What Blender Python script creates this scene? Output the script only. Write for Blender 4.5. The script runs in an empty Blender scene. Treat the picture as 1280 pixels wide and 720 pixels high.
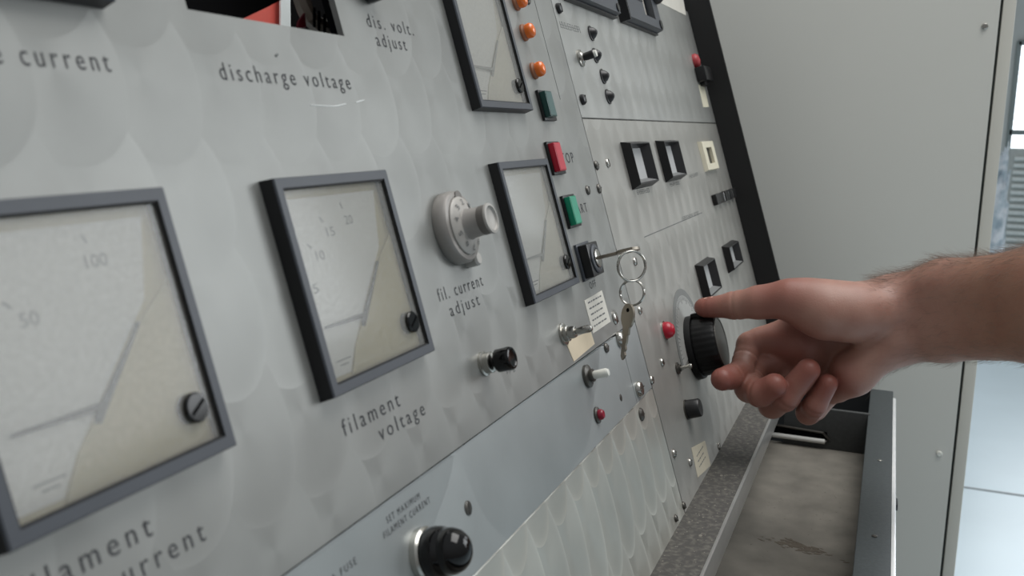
import bpy, bmesh, math, random
import numpy as np
from mathutils import Matrix, Vector

random.seed(7)
rng = np.random.default_rng(7)
C = bpy.context.scene.collection

# ------------------------------------------------------------------ camera solve (1280x720 frame)
F = 1190.0
CX, CY = 640.0, 360.0
D = 0.181                      # distance of the eye from the face of the console
CAM_Z = 1.10
def nrm(a): return a / np.linalg.norm(a)
u = nrm(np.array([1120 - CX, 163 - CY, F]))
v = np.array([-.268, -1.0, 0.0]); v[2] = -(u[0] * v[0] + u[1] * v[1]) / u[2]; v = nrm(v)
n = np.cross(u, v)
TILT = math.radians(17.5)
W = math.cos(TILT) * v + math.sin(TILT) * n
Yc = np.cross(W, u)
R = np.array([u, Yc, W])       # camera axes -> world axes
EYE = np.array([0, 0, CAM_Z])
def c2w(p): return Vector((R @ np.asarray(p, float) + EYE).tolist())
def cw(x, y, t): return c2w(np.array([(x - CX) / F, (y - CY) / F, 1.0]) * t)
def pan(x, y, h=0.0):          # a sight line met with the plane h metres off the console face -> (u, v)
    r = np.array([(x - CX) / F, (y - CY) / F, 1.0])
    X = r * ((-D + h) / (n @ r))
    return float(X @ u), float(X @ v)
# frame of the console face: x along it, y up it, z out of it
Uw, Vw, Nw = [R @ a for a in (u, v, n)]
O = R @ (-D * n) + EYE
PM = Matrix(((Uw[0], Vw[0], Nw[0], O[0]), (Uw[1], Vw[1], Nw[1], O[1]), (Uw[2], Vw[2], Nw[2], O[2]), (0, 0, 0, 1)))
def at(a, b, h=0.0): return PM @ Matrix.Translation((a * .001, b * .001, h * .001))

# ------------------------------------------------------------------ materials
MATS = {}
def lin(c):
    return tuple(((x / 255) / 12.92 if x / 255 <= .04045 else ((x / 255 + .055) / 1.055) ** 2.4) for x in c)
def mat(name, rgb, rough=.5, metal=0.0, var=.06, scale=60, bump=0.0, spec=.5, sss=0, trans=0, emit=0, coat=0, rgb2=None, fac=None):
    if name in MATS: return MATS[name]
    m = bpy.data.materials.new(name); m.use_nodes = True
    nt = m.node_tree; b = nt.nodes['Principled BSDF']
    col = lin(rgb)
    tc = nt.nodes.new('ShaderNodeTexCoord'); no = nt.nodes.new('ShaderNodeTexNoise')
    no.inputs['Scale'].default_value = scale; no.inputs['Detail'].default_value = 5
    nt.links.new(tc.outputs['Object'], no.inputs['Vector'])
    rp = nt.nodes.new('ShaderNodeValToRGB')
    c2 = lin(rgb2) if rgb2 else None
    rp.color_ramp.elements[0].position, rp.color_ramp.elements[1].position = fac or (.3, .7)
    rp.color_ramp.elements[0].color = (*[x * (1 - var) for x in col], 1)
    rp.color_ramp.elements[1].color = (*(c2 or [min(1, x * (1 + var)) for x in col]), 1)
    nt.links.new(no.outputs['Fac'], rp.inputs['Fac'])
    nt.links.new(rp.outputs['Color'], b.inputs['Base Color'])
    b.inputs['Roughness'].default_value = rough; b.inputs['Metallic'].default_value = metal
    b.inputs['Specular IOR Level'].default_value = spec
    b.inputs['Coat Weight'].default_value = coat
    if trans: b.inputs['Transmission Weight'].default_value = trans
    if emit:
        nt.links.new(rp.outputs['Color'], b.inputs['Emission Color']); b.inputs['Emission Strength'].default_value = emit
    if sss:
        b.inputs['Subsurface Weight'].default_value = sss; b.inputs['Subsurface Radius'].default_value = (.006, .0025, .0015)
        b.inputs['Subsurface Scale'].default_value = 1.0
    if bump:
        bp = nt.nodes.new('ShaderNodeBump'); bp.inputs['Strength'].default_value = bump; bp.inputs['Distance'].default_value = .0006
        nt.links.new(no.outputs['Fac'], bp.inputs['Height']); nt.links.new(bp.outputs['Normal'], b.inputs['Normal'])
    MATS[name] = m
    return m

def turned(name, rgb, px, py, dish=.12, aniso=.75, rough=.36, swirl=1.0, ox=0, oy=0, patch=.12, metal=.85, rim=0.0):
    """engine-turned aluminium: rows of overlapping round-brushed discs"""
    m = bpy.data.materials.new(name); m.use_nodes = True
    nt = m.node_tree; b = nt.nodes['Principled BSDF']; L = nt.links.new
    def M(op, a, bb=None, c=None):
        k = nt.nodes.new('ShaderNodeMath'); k.operation = op
        for i, q in enumerate((a, bb, c)):
            if q is None: continue
            if isinstance(q, (int, float)): k.inputs[i].default_value = q
            else: L(q, k.inputs[i])
        return k.outputs[0]
    tc = nt.nodes.new('ShaderNodeTexCoord'); sp = nt.nodes.new('ShaderNodeSeparateXYZ')
    L(tc.outputs['Object'], sp.inputs[0])
    # slight waviness of the rows
    no = nt.nodes.new('ShaderNodeTexNoise'); no.inputs['Scale'].default_value = 12; no.inputs['Detail'].default_value = 1
    L(tc.outputs['Object'], no.inputs['Vector'])
    wob = M('MULTIPLY', M('SUBTRACT', no.outputs['Fac'], .5), .35)
    X = M('ADD', M('MULTIPLY_ADD', sp.outputs[0], 1 / px, ox), wob)
    Y = M('ADD', M('MULTIPLY_ADD', sp.outputs[1], 1 / py, oy), wob)
    fx, fy = M('FLOOR', X), M('FLOOR', Y)
    gx, gy = M('SUBTRACT', X, fx), M('SUBTRACT', Y, fy)
    dx = dy = idn = None
    for i, j in ((1, 0), (1, 1), (0, 0), (0, 1)):
        ax, ay = M('SUBTRACT', gx, i), M('SUBTRACT', gy, j)
        d2 = M('ADD', M('MULTIPLY', ax, ax), M('MULTIPLY', ay, ay))
        hit = M('LESS_THAN', d2, .60)
        cid = M('ADD', M('MULTIPLY', M('ADD', fx, i), 7.13), M('MULTIPLY', M('ADD', fy, j), 3.71))
        if dx is None: dx, dy, idn = ax, ay, cid
        else:
            def mix(p, q): return M('ADD', p, M('MULTIPLY', hit, M('SUBTRACT', q, p)))
            dx, dy, idn = mix(dx, ax), mix(dy, ay), mix(idn, cid)
    wn = nt.nodes.new('ShaderNodeTexWhiteNoise'); wn.noise_dimensions = '1D'; L(idn, wn.inputs['W'])
    # tangent runs round each disc
    tv = nt.nodes.new('ShaderNodeCombineXYZ'); L(M('MULTIPLY', dy, -1), tv.inputs[0]); L(dx, tv.inputs[1])
    tt = nt.nodes.new('ShaderNodeVectorTransform'); tt.vector_type = 'VECTOR'; tt.convert_from = 'OBJECT'; tt.convert_to = 'WORLD'
    L(tv.outputs[0], tt.inputs[0]); L(tt.outputs[0], b.inputs['Tangent'])
    # shallow dishing, steeper at the rim of each disc
    e2 = M('MULTIPLY', M('ADD', M('MULTIPLY', dx, dx), M('MULTIPLY', dy, dy)), 1.66)
    dish = M('MULTIPLY', M('ADD', M('MULTIPLY', M('POWER', e2, 5), 2.2), .55), dish)
    nv = nt.nodes.new('ShaderNodeCombineXYZ'); L(M('MULTIPLY', dx, dish), nv.inputs[0]); L(M('MULTIPLY', dy, dish), nv.inputs[1]); nv.inputs[2].default_value = 1
    t2 = nt.nodes.new('ShaderNodeVectorTransform'); t2.vector_type = 'NORMAL'; t2.convert_from = 'OBJECT'; t2.convert_to = 'WORLD'
    L(nv.outputs[0], t2.inputs[0])
    nn = nt.nodes.new('ShaderNodeVectorMath'); nn.operation = 'NORMALIZE'; L(t2.outputs[0], nn.inputs[0]); L(nn.outputs[0], b.inputs['Normal'])
    # broad stains, cloudy tone in place of soft highlights, a little per-disc tone
    st = nt.nodes.new('ShaderNodeTexNoise'); st.inputs['Scale'].default_value = 26; st.inputs['Detail'].default_value = 4
    L(tc.outputs['Object'], st.inputs['Vector'])
    k = M('ADD', M('MULTIPLY', M('SUBTRACT', st.outputs['Fac'], .5), .34), M('MULTIPLY', M('SUBTRACT', wn.outputs['Value'], .5), patch))
    k = M('ADD', k, 1.0)
    if rim: k = M('ADD', k, M('MULTIPLY', M('POWER', M('MINIMUM', e2, 1.0), 7), rim))  # lighter rim colour stands in for the highlight round each disc
    vm = nt.nodes.new('ShaderNodeVectorMath'); vm.operation = 'SCALE'; vm.inputs[0].default_value = lin(rgb); L(k, vm.inputs['Scale'])
    L(vm.outputs[0], b.inputs['Base Color'])
    b.inputs['Metallic'].default_value = metal; b.inputs['Roughness'].default_value = rough
    b.inputs['Anisotropic'].default_value = aniso
    return m

M_PLATE = turned('engine_turned_aluminium', (142, 143, 140), .030, .034, dish=-.018, aniso=.25, rough=.40, patch=.09, metal=.45, rim=.03)
M_PLATE_B = turned('engine_turned_aluminium_fine', (164, 165, 162), .030, .040, dish=-.009, aniso=.25, rough=.42, patch=.06, metal=.6, rim=.04)
M_PLATE_C = turned('engine_turned_aluminium_worn', (162, 161, 156), .030, .042, dish=-.009, aniso=.25, rough=.42, patch=.06, metal=.5, rim=.04)
M_PLATE_E = turned('engine_turned_aluminium_bold', (196, 196, 188), .027, .050, dish=-.075, aniso=.5, rough=.34, patch=.08, metal=.62, rim=.22)
M_STRIP = turned('brushed_aluminium', (160, 165, 165), .20, .16, dish=.003, patch=.0, aniso=.3, rough=.42, metal=.5)
BLACK = mat('black_plastic', (22, 22, 24), .38)
BLACKM = mat('matte_black', (16, 16, 17), .6)
KNOBM = mat('black_bakelite', (10, 10, 11), .45, spec=.3)
GLOSSB = mat('gloss_black', (6, 6, 7), .1, spec=.4)
BEZEL = mat('grey_bezel_face', (64, 68, 75), .42)
VOID = mat('dark_inside', (8, 8, 9), .9, spec=.05)
CREAM_OLD = mat('aged_cream', (202, 192, 156), .7, var=.05, scale=30)
CREAM_PALE = mat('pale_cream', (216, 212, 196), .7, var=.03, scale=30)
SCALEW = mat('scale_white', (228, 228, 222), .7, var=.02, scale=30)
NEEDLE_OLD = mat('needle_grey', (92, 92, 90), .6)
NEEDLE_PALE = mat('pale_needle_grey', (156, 157, 152), .6)
DIALINK = mat('faded_dial_ink', (122, 122, 124), .8)
INK = mat('black_ink', (58, 59, 62), .8)
INKF = mat('faded_ink', (104, 106, 106), .8)
STEEL = mat('nickel_steel', (178, 176, 170), .25, 1.0)
DSTEEL = mat('dark_steel', (92, 90, 86), .4, .9)
DIALG = mat('grey_dial_metal', (156, 152, 148), .42, .35)
DIALG2 = mat('grey_dial_face', (170, 167, 162), .5, .2)
DIALD = mat('dark_grey_dial_band', (112, 108, 104), .5, .2)
RED = mat('red_plastic', (178, 24, 48), .35)
REDF = mat('red_button_face', (184, 52, 66), .5)
GREEN = mat('green_plastic', (16, 138, 104), .35)
GREENF = mat('green_button_face', (58, 150, 122), .45)
DGREEN = mat('dark_green_plastic', (30, 68, 64), .3)
DGREENF = mat('dark_green_face', (66, 96, 94), .4)
ORANGE = mat('orange_lens', (232, 112, 30), .25, coat=.4)
ORANGED = mat('amber_socket', (150, 98, 70), .5)
LEDRED = mat('red_lens', (172, 10, 40), .35, coat=.1)
PAPER = mat('white_paper', (206, 203, 194), .85, var=.03)
PAPERB = mat('beige_paper', (204, 190, 166), .85, var=.06)
CREAMP = mat('cream_plastic', (222, 216, 194), .5)
GREYIN = mat('grey_recess', (170, 172, 172), .5)
WHITEP = mat('white_plastic', (226, 226, 218), .35)
DESK = mat('painted_dark_steel', (62, 64, 64), .55, .2, var=.12, scale=240, bump=.15)
DUSTY = mat('dusty_dark_ledge', (76, 74, 71), .8, 0, var=.22, scale=260, bump=.3, rgb2=(106, 103, 96), fac=(.45, .8))
LIP = mat('bare_metal_lip', (178, 178, 176), .3, .6)
TRAY = mat('dusty_tray_metal', (112, 108, 100), .8, .0, var=.22, scale=38, bump=.15)
TRIMM = mat('rail_edge_glint', (248, 251, 253), .2, .2)  # near-white colour carries the glint along the outer rail edge
RAIL = mat('grey_speckled_rail', (62, 68, 70), .5, .2, var=.16, scale=420, bump=.1)
CAB = mat('grey_cabinet_paint', (212, 212, 205), .55, 0, var=.012, scale=6)
CABF = mat('grey_cabinet_frame', (216, 214, 204), .5, 0, var=.012, scale=6)
SEAM = mat('dark_seam', (50, 56, 54), .8)
SALMON = mat('salmon_red_board', (214, 92, 80), .6)
WHITEB = mat('white_edge_board', (228, 236, 236), .6)
BROWN = mat('brown_bracket', (124, 110, 98), .6)
KEYM = mat('worn_brass_key', (146, 138, 126), .38, .9)
DISCG = mat('grey_scale_disc', (120, 122, 120), .6, .2)
DISCL = mat('pale_scale_disc', (170, 171, 168), .5, .3)

# ------------------------------------------------------------------ mesh helpers
def link(o, parent=None, m=None):
    C.objects.link(o)
    if parent is not None: o.parent = parent
    if m is not None: o.matrix_local = m if parent is not None else o.matrix_local
    if parent is None and m is not None: o.matrix_world = m
    return o
def finish(name, bm, material, parent=None, m=None, smooth=.6, merge=True):
    bmesh.ops.recalc_face_normals(bm, faces=bm.faces[:])
    me = bpy.data.meshes.new(name); bm.to_mesh(me); bm.free()
    if smooth:
        me.shade_smooth(); me.set_sharp_from_angle(angle=smooth)
    mats = material if isinstance(material, (list, tuple)) else [material]
    for q in mats: me.materials.append(q)
    return link(bpy.data.objects.new(name, me), parent, m)
def tag(o, label, cat, group=None, kind=None):
    if label: o['label'] = label
    if cat: o['category'] = cat
    if group: o['group'] = group
    if kind: o['kind'] = kind
    return o
def thing(name, m, label, cat, group=None):
    o = bpy.data.objects.new(name, None); o.empty_display_size = .005
    C.objects.link(o); o.matrix_world = m
    return tag(o, label, cat, group)
mm = .001
def box(bm, x0, x1, y0, y1, z0, z1, bevel=0.0, seg=2):
    """millimetres"""
    vs = [bm.verts.new((x * mm, y * mm, z * mm)) for x in (x0, x1) for y in (y0, y1) for z in (z0, z1)]
    fs = [bm.faces.new([vs[i] for i in q]) for q in ((0, 1, 3, 2), (4, 6, 7, 5), (0, 4, 5, 1), (2, 3, 7, 6), (0, 2, 6, 4), (1, 5, 7, 3))]
    if bevel:
        es = list({e for f in fs for e in f.edges})
        bmesh.ops.bevel(bm, geom=es, offset=bevel * mm, segments=seg, affect='EDGES', profile=.6)
    return bm
def lathe(bm, prof, cx=0, cy=0, seg=40, flute=0, fl=0):
    """prof: (radius, height) in mm, axis along z"""
    rings = []
    for r, z in prof:
        if r < 1e-6: rings.append([bm.verts.new((cx * mm, cy * mm, z * mm))])
        else:
            rr = []
            for k in range(seg):
                a = 2 * math.pi * k / seg
                q = r * (1 + (fl * math.cos(flute * a) if flute else 0))
                rr.append(bm.verts.new(((cx + q * math.cos(a)) * mm, (cy + q * math.sin(a)) * mm, z * mm)))
            rings.append(rr)
    for A, B in zip(rings, rings[1:]):
        for k in range(seg):
            a0, a1 = A[k % len(A)], A[(k + 1) % len(A)]; b0, b1 = B[k % len(B)], B[(k + 1) % len(B)]
            q = [a0]
            for w in (a1, b1, b0):
                if w not in q: q.append(w)
            if len(q) >= 3: bm.faces.new(q)
    for rr in (rings[0], rings[-1]):
        if len(rr) > 2: bm.faces.new(rr)
    return bm
def prism(bm, poly, z0, z1):
    a = [bm.verts.new((x * mm, y * mm, z0 * mm)) for x, y in poly]; b = [bm.verts.new((x * mm, y * mm, z1 * mm)) for x, y in poly]
    bm.faces.new(a); bm.faces.new(b)
    for i in range(len(poly)):
        j = (i + 1) % len(poly); bm.faces.new((a[i], a[j], b[j], b[i]))
    return bm
def ringframe(bm, o0, o1, i0, i1, z0, z1, zi0=None, zi1=None):
    """a rectangular frame: outer rect at z0 (o0) and z1 (o1), inner rect at z1 (i1) and zi0 (i0). rect = x0,x1,y0,y1"""
    def q(r, z): return [bm.verts.new((x * mm, y * mm, z * mm)) for x, y in ((r[0], r[2]), (r[1], r[2]), (r[1], r[3]), (r[0], r[3]))]
    zi0 = z0 if zi0 is None else zi0
    L = [q(o0, z0), q(o1, z1), q(i1, z1), q(i0, zi0)]
    for A, B in zip(L, L[1:] + L[:1]):
        for k in range(4):
            j = (k + 1) % 4; bm.faces.new((A[k], A[j], B[j], B[k]))
    return bm
def tube(bm, pts, r, seg=10, closed=False, taper=None):
    pts = [Vector(p) for p in pts]; N = len(pts); rings = []
    up = Vector((.13, .21, .97)).normalized()
    for i, p in enumerate(pts):
        if closed: d = pts[(i + 1) % N] - pts[i - 1]
        else: d = pts[min(i + 1, N - 1)] - pts[max(i - 1, 0)]
        d.normalize(); a = d.cross(up)
        if a.length < 1e-4: a = d.cross(Vector((1, 0, 0)))
        a.normalize(); b = d.cross(a)
        rr = r if taper is None else r * taper[i]
        rings.append([bm.verts.new(p + a * rr * math.cos(2 * math.pi * k / seg) + b * rr * math.sin(2 * math.pi * k / seg)) for k in range(seg)])
    M = N if closed else N - 1
    for i in range(M):
        A, B = rings[i], rings[(i + 1) % N]
        for k in range(seg):
            j = (k + 1) % seg; bm.faces.new((A[k], A[j], B[j], B[k]))
    if not closed: bm.faces.new(rings[0]); bm.faces.new(rings[-1])
    return bm
NB = bmesh.new
def text(s, u0, v0, width, cap, parent=None, name='lettering', material=None, h=.12, m=None, spacing=1.4, stretch=True, weight=-.003):
    """lettering from u0 (left) on baseline v0, `width` mm long, capitals `cap` mm high"""
    cu = bpy.data.curves.new('t', 'FONT'); cu.body = s; cu.size = 1.0; cu.space_character = spacing; cu.resolution_u = 3; cu.offset = weight
    o = bpy.data.objects.new('t', cu); C.objects.link(o)
    bpy.context.view_layer.update()
    me = bpy.data.meshes.new_from_object(o); bpy.data.objects.remove(o); bpy.data.curves.remove(cu)
    me.name = name
    co = np.array([q.co[:] for q in me.vertices])
    x0, x1 = co[:, 0].min(), co[:, 0].max()
    sx = width / (x1 - x0); sy = cap / .69
    for q in me.vertices: q.co = ((u0 + (q.co.x - x0) * sx) * mm, (v0 + q.co.y * sy) * mm, h * mm)
    me.materials.append(material or INK)
    ob = bpy.data.objects.new(name, me)
    return link(ob, parent, m)

# ------------------------------------------------------------------ console face plates
def plate(name, rect, material, label, hole=None, th=2.5):
    bm = NB(); x0, x1, y0, y1 = rect
    if hole is None: box(bm, x0, x1, y0, y1, -th, 0, .12, 1)
    else: ringframe(bm, rect, rect, hole, hole, -th, 0)
    o = finish(name, bm, material, None, PM, smooth=.5)
    return tag(o, label, 'panel', 'metal face plates of the console')
VB = -213.5                                    # foot of the console face
A = plate('console_face_plate', (-250, 601.8, -76.0, 165), M_PLATE, 'large swirl-finished aluminium face plate carrying the square meters', hole=(237.4, 325.6, 89.6, 150))
B = plate('console_face_plate', (603.4, 1106, 61.3, 190), M_PLATE_B, 'upper far aluminium face plate with the row of small black cones')
Cp = plate('console_face_plate', (603.4, 1106, VB, 60.2), M_PLATE_C, 'far aluminium face plate behind the hand with the big black knob')
Dp = plate('console_face_plate', (-250, 562.4, -122.4, -77.4), M_STRIP, 'narrow smooth grey strip plate lettered SET MAXIMUM FILAMENT CURRENT')
D2 = plate('console_face_plate', (563.3, 601.8, -122.4, -77.4), M_STRIP, 'small aluminium plate below the hanging key, right of the white lever')
Ep = plate('console_face_plate', (-250, 601.8, VB, -123.2), M_PLATE_E, 'bare lower aluminium plate with bold overlapping swirl marks')

def screw(parent, px, py, r=2.8, mate=STEEL, hgt=1.6, slot=True, uv=None):
    a, b = uv or tuple(1000 * q for q in pan(px, py))
    bm = NB(); lathe(bm, [(r, 0), (r, hgt * .4), (r * .8, hgt * .85), (r * .35, hgt), (0, hgt)], a, b, 20)
    o = finish('screw', bm, mate, parent)
    if slot:
        t = random.uniform(0, 3.1); c, s = math.cos(t), math.sin(t)
        bm = NB(); q = [(-r * .8, -.3), (r * .8, -.3), (r * .8, .3), (-r * .8, .3)]
        prism(bm, [(a + x * c - y * s, b + x * s + y * c) for x, y in q], hgt * .7, hgt + .12)
        finish('slot', bm, DSTEEL, o, smooth=0)
    return o
for p in ((734, 238), (697 - 38, 0), (768, 397), (757, 435)):
    screw(A if p != (757, 435) else Dp, *p, r=3 if p[0] != 768 else 4.4, mate=STEEL if p[0] == 768 else DSTEEL)
for p in ((697, 11), (727, 125)): screw(B, *p, r=3.6, mate=BLACK, hgt=3)
for p in ((745, 207), (759, 204), (748, 236)): screw(Cp, *p, r=3.2, mate=DSTEEL if p[0] != 759 else STEEL)
for p in ((793, 327), (842, 567), (862, 578), (898, 558), (827, 453), (799, 388), (814, 475)): screw(Cp, *p, r=3.0)
for p in ((854, 632),): screw(Cp, *p, r=2.6, mate=DSTEEL)
for p in ((801, 518), (844, 648)): screw(Ep, *p, r=4.2 if p[0] == 801 else 2.4, mate=DSTEEL)
screw(Dp, 585, 635, r=2.9, mate=DSTEEL, hgt=.6)
for p in ((776, 424), (794, 490)):
    screw(D2, 0, 0, r=5.2, uv=[(559.5, -80.5), (571, -115.5)][p[0] == 794], hgt=3.4)
for p in ((757, 435), (776, 497)): screw(Dp, *p, r=2.2, mate=DSTEEL, hgt=.3, slot=False)
# engraved lines
bm = NB(); box(bm, 567.6, 568.3, 72, 165, -.02, .06); finish('seam', bm, SEAM, A, smooth=0)
bm = NB(); box(bm, 679, 905, -28.1, -27.3, -.02, .06); finish('engraved_line', bm, INKF, Cp, smooth=0)
# lettering on the plates
text('discharge current', 131, 68.2, 68.5, 5.6, A)
text('discharge voltage', 244, 68.4, 76, 5.6, A)
text('dis. volt.', 346.5, 95.4, 40, 5.6, A)
text('adjust', 350, 87.8, 26, 5.6, A)
text('fil. current', 343.5, -19.3, 45, 5.4, A)
text('adjust', 350, -26.8, 30, 5.4, A)
text('filament', 255.5, -49.6, 38, 5.6, A)
text('voltage', 275, -57.2, 34, 5.4, A)
text('filament', 131.5, -47.8, 38, 5.6, A)
text('current', 152.5, -55.6, 33, 5.4, A)
text('SET MAXIMUM', 265.5, -83.2, 24, 2.3, Dp, weight=-.005)
text('FILAMENT CURRENT', 261.5, -87.0, 34, 2.3, Dp, weight=-.005)
text('A FUSE', 229.5, -87.6, 14, 2.3, Dp, weight=-.005)
_a, _b = [1000 * q for q in pan(704.5, 205)], [1000 * q for q in pan(718, 202)]
text('STOP', _a[0] - (_b[0] - _a[0]) / 3, _a[1] + .3, (_b[0] - _a[0]) * 4 / 3, 6.4, A, weight=0)
_a, _b = [1000 * q for q in pan(723, 268)], [1000 * q for q in pan(735, 265)]
text('START', _a[0] - (_b[0] - _a[0]) * 2 / 3, _a[1] + .3, (_b[0] - _a[0]) * 5 / 3, 5.6, A, weight=0)
text('OFF', 531.5, -43.8, 12, 4.2, A)
# small worn markings, too worn to read, as short bars
def worn(parent, pts, hgt=2.4):
    for x0, y0, x1, y1 in pts:
        a = [1000 * q for q in pan(x0, y0)]; b = [1000 * q for q in pan(x1, y1)]
        bm = NB(); x = a[0]
        while x < b[0] - .5:
            w = random.uniform(1.6, 3.2); g = a[1] + (b[1] - a[1]) * (x - a[0]) / max(1, b[0] - a[0])
            for k in (0, hgt * .5, hgt):
                if random.random() < .75: box(bm, x, min(x + w, b[0]), g + k - .2, g + k + .2, .02, .1)
            box(bm, x, x + .4, g, g + hgt, .02, .1)
            x += w + 1.1
        finish('worn_marking', bm, INKF, parent, smooth=0)
worn(Cp, [(797, 243, 812, 240), (838, 233, 850, 230), (853, 276, 874, 268), (862, 223, 873, 219)], 3)
worn(B, [(701, 34, 726, 41)], 4)
worn(A, [(634, 468, 646, 463)], 1.6)
# thin scratches in the aluminium
bm = NB()
for q in (((388, 131), (398, 132), (418, 133), (432, 130)), ((445, 128), (455, 125))):
    tube(bm, [Vector((*pan(*p), .00004)) for p in q], .00018, 6)
finish('scratch', bm, mat('bright_scratch', (240, 242, 242), .3), A)
bm = NB(); tube(bm, [Vector((*pan(*p), .0)) for p in ((344, 70), (347, 68))], .0004, 6); finish('dent', bm, INKF, A)

# ------------------------------------------------------------------ square panel meters
def text_plain(s, cx, cy, width, cap, parent, z):
    return text(s, cx - width / 2, cy - cap / 2, width, cap, parent, 'scale_number', DIALINK, h=z, spacing=1.0)
def meter(cu_, cv, label, nums, pale=False):
    CREAM, NEEDLE = (CREAM_PALE, NEEDLE_PALE) if pale else (CREAM_OLD, NEEDLE_OLD)
    t = thing('panel_meter', at(cu_, cv), label, 'meter', 'square panel meters on the console')
    bm = NB(); ringframe(bm, (-36, 36, -36, 36), (-35.6, 35.6, -35.6, 35.6), (-34.4, 34.4, -34.4, 34.4), (-34.4, 34.4, -34.4, 34.4), 0, 4.9)
    finish('bezel_side', bm, BLACK, t, smooth=0)
    bm = NB(); ringframe(bm, (-35.7, 35.7, -35.7, 35.7), (-35.3, 35.3, -35.3, 35.3), (-33.2, 33.2, -33.2, 33.2), (-32.2, 32.2, -32.2, 32.2), 4.85, 5.5, zi0=5.0)
    finish('bezel_face', bm, BEZEL, t, smooth=0)
    bm = NB(); ringframe(bm, (-33.2, 33.2, -33.2, 33.2), (-32.4, 32.4, -32.4, 32.4), (-32.2, 32.2, -32.2, 32.2), (-31.6, 31.6, -31.6, 31.6), 1.0, 5.0, zi0=1.0)
    finish('inner_rim', bm, BLACKM, t, smooth=0)
    bm = NB(); box(bm, -32.2, 32.2, -32.2, 32.2, .3, 1.2); finish('dial_card', bm, CREAM, t, smooth=0)
    bm = NB(); prism(bm, [(-31.4, 29), (29, 29), (26, 20), (22, 8), (-11, -23), (-17, -30.5), (-31.4, -30.5)], 1.2, 1.5); finish('scale_plate', bm, SCALEW, t, smooth=0)
    # cover over the movement with its sloping edge
    bm = NB(); prism(bm, [(20.5, 4.5), (31.4, 12), (31.4, -31.4), (-17, -31.4), (-10.5, -22.5)], 1.5, 2.0); finish('movement_cover', bm, CREAM, t, smooth=0)
    bm = NB(); prism(bm, [(-4.2, -17.4), (-2.4, -17.8), (17.6, 2.6), (16.4, 3.0), (13.6, -.6), (-3.2, -15.4)], 2.0, 2.5); finish('cover_edge', bm, NEEDLE, t, smooth=0)
    bm = NB(); prism(bm, [(-26.5, -13.4), (-1, -13.2), (-.2, -14.9), (-26, -14.2)], 2.4, 2.8); finish('pointer', bm, NEEDLE, t, smooth=0)
    for s, x, y in nums:
        text_plain(s, x, y, 1.9 * len(s) + 1.2, 3.2, t, 1.58)
        d = Vector((x - 24, y + 22)).normalized(); q = Vector((x, y)) + d * 4.6; pr = Vector((-d.y, d.x)) * .25
        bm = NB(); prism(bm, [tuple(q - pr), tuple(q + pr), tuple(q + pr + d * 2.4), tuple(q - pr + d * 2.4)], 1.5, 1.6); finish('scale_tick', bm, DIALINK, t, smooth=0)
    bm = NB(); box(bm, -24, -15, -26.0, -25.6, 1.5, 1.6); box(bm, -22, -17, -27.6, -27.2, 1.5, 1.6); finish('fine_print', bm, DIALINK, t, smooth=0)
    bm = NB(); lathe(bm, [(4.0, 2), (4.0, 5.2), (3.6, 5.7), (0, 5.7)], 25.2, -22.2, 28); z = finish('zero_adjust_screw', bm, GLOSSB, t)
    bm = NB(); c, s = math.cos(.5), math.sin(.5); prism(bm, [(25.2 + x * c - y * s, -22.2 + x * s + y * c) for x, y in ((-3, -.45), (3, -.45), (3, .45), (-3, .45))], 5.5, 5.8); finish('slot', bm, VOID, z, smooth=0)
    bm = NB(); bm.faces.new([bm.verts.new((x * mm, y * mm, 4.2 * mm)) for x, y in ((-32.3, -32.3), (32.3, -32.3), (32.3, 32.3), (-32.3, 32.3))])
    g = finish('glass', bm, GLASS, t, smooth=0)
    return t
GLASS = bpy.data.materials.new('thin_glass'); GLASS.use_nodes = True
nt = GLASS.node_tree; nt.nodes.remove(nt.nodes['Principled BSDF'])
tr = nt.nodes.new('ShaderNodeBsdfTransparent'); gl = nt.nodes.new('ShaderNodeBsdfGlossy'); fr = nt.nodes.new('ShaderNodeFresnel'); mx = nt.nodes.new('ShaderNodeMixShader')
ns = nt.nodes.new('ShaderNodeTexNoise'); ns.inputs['Scale'].default_value = 40; rg = nt.nodes.new('ShaderNodeMapRange')
rg.inputs['To Min'].default_value = .06; rg.inputs['To Max'].default_value = .2
nt.links.new(ns.outputs['Fac'], rg.inputs['Value']); nt.links.new(rg.outputs[0], gl.inputs['Roughness'])
fr.inputs['IOR'].default_value = 1.48; tr.inputs['Color'].default_value = (.97, .97, .965, 1)
nt.links.new(fr.outputs[0], mx.inputs['Fac']); nt.links.new(tr.outputs[0], mx.inputs[1]); nt.links.new(gl.outputs[0], mx.inputs[2])
# pale diffuse veil imitating the haze reflected in the glass
df = nt.nodes.new('ShaderNodeBsdfDiffuse'); df.inputs['Color'].default_value = (.80, .80, .77, 1); m2 = nt.nodes.new('ShaderNodeMixShader')
r2 = nt.nodes.new('ShaderNodeMapRange'); r2.inputs['To Min'].default_value = .10; r2.inputs['To Max'].default_value = .24
nt.links.new(ns.outputs['Fac'], r2.inputs['Value']); nt.links.new(r2.outputs[0], m2.inputs['Fac'])
nt.links.new(mx.outputs[0], m2.inputs[1]); nt.links.new(df.outputs[0], m2.inputs[2])
nt.links.new(m2.outputs[0], nt.nodes['Material Output'].inputs['Surface'])
FOUR = [('5', -24.0, -.8), ('10', -16.4, 9.4), ('15', -6.6, 16.6), ('20', 6.6, 19.6)]
meter(164.5, 0, 'large near square meter with scale marked 50 and 100, above lettering filament current', [('50', -12.6, 9.3), ('100', 10.4, 19.7)])
meter(284, 0, 'square black-framed meter above the lettering filament voltage', FOUR)
meter(465.5, -.6, 'square black-framed meter beside the red STOP and green START buttons', [], True)
meter(464, 98, 'square black-framed meter beside the three orange lamps', [], True)
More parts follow.
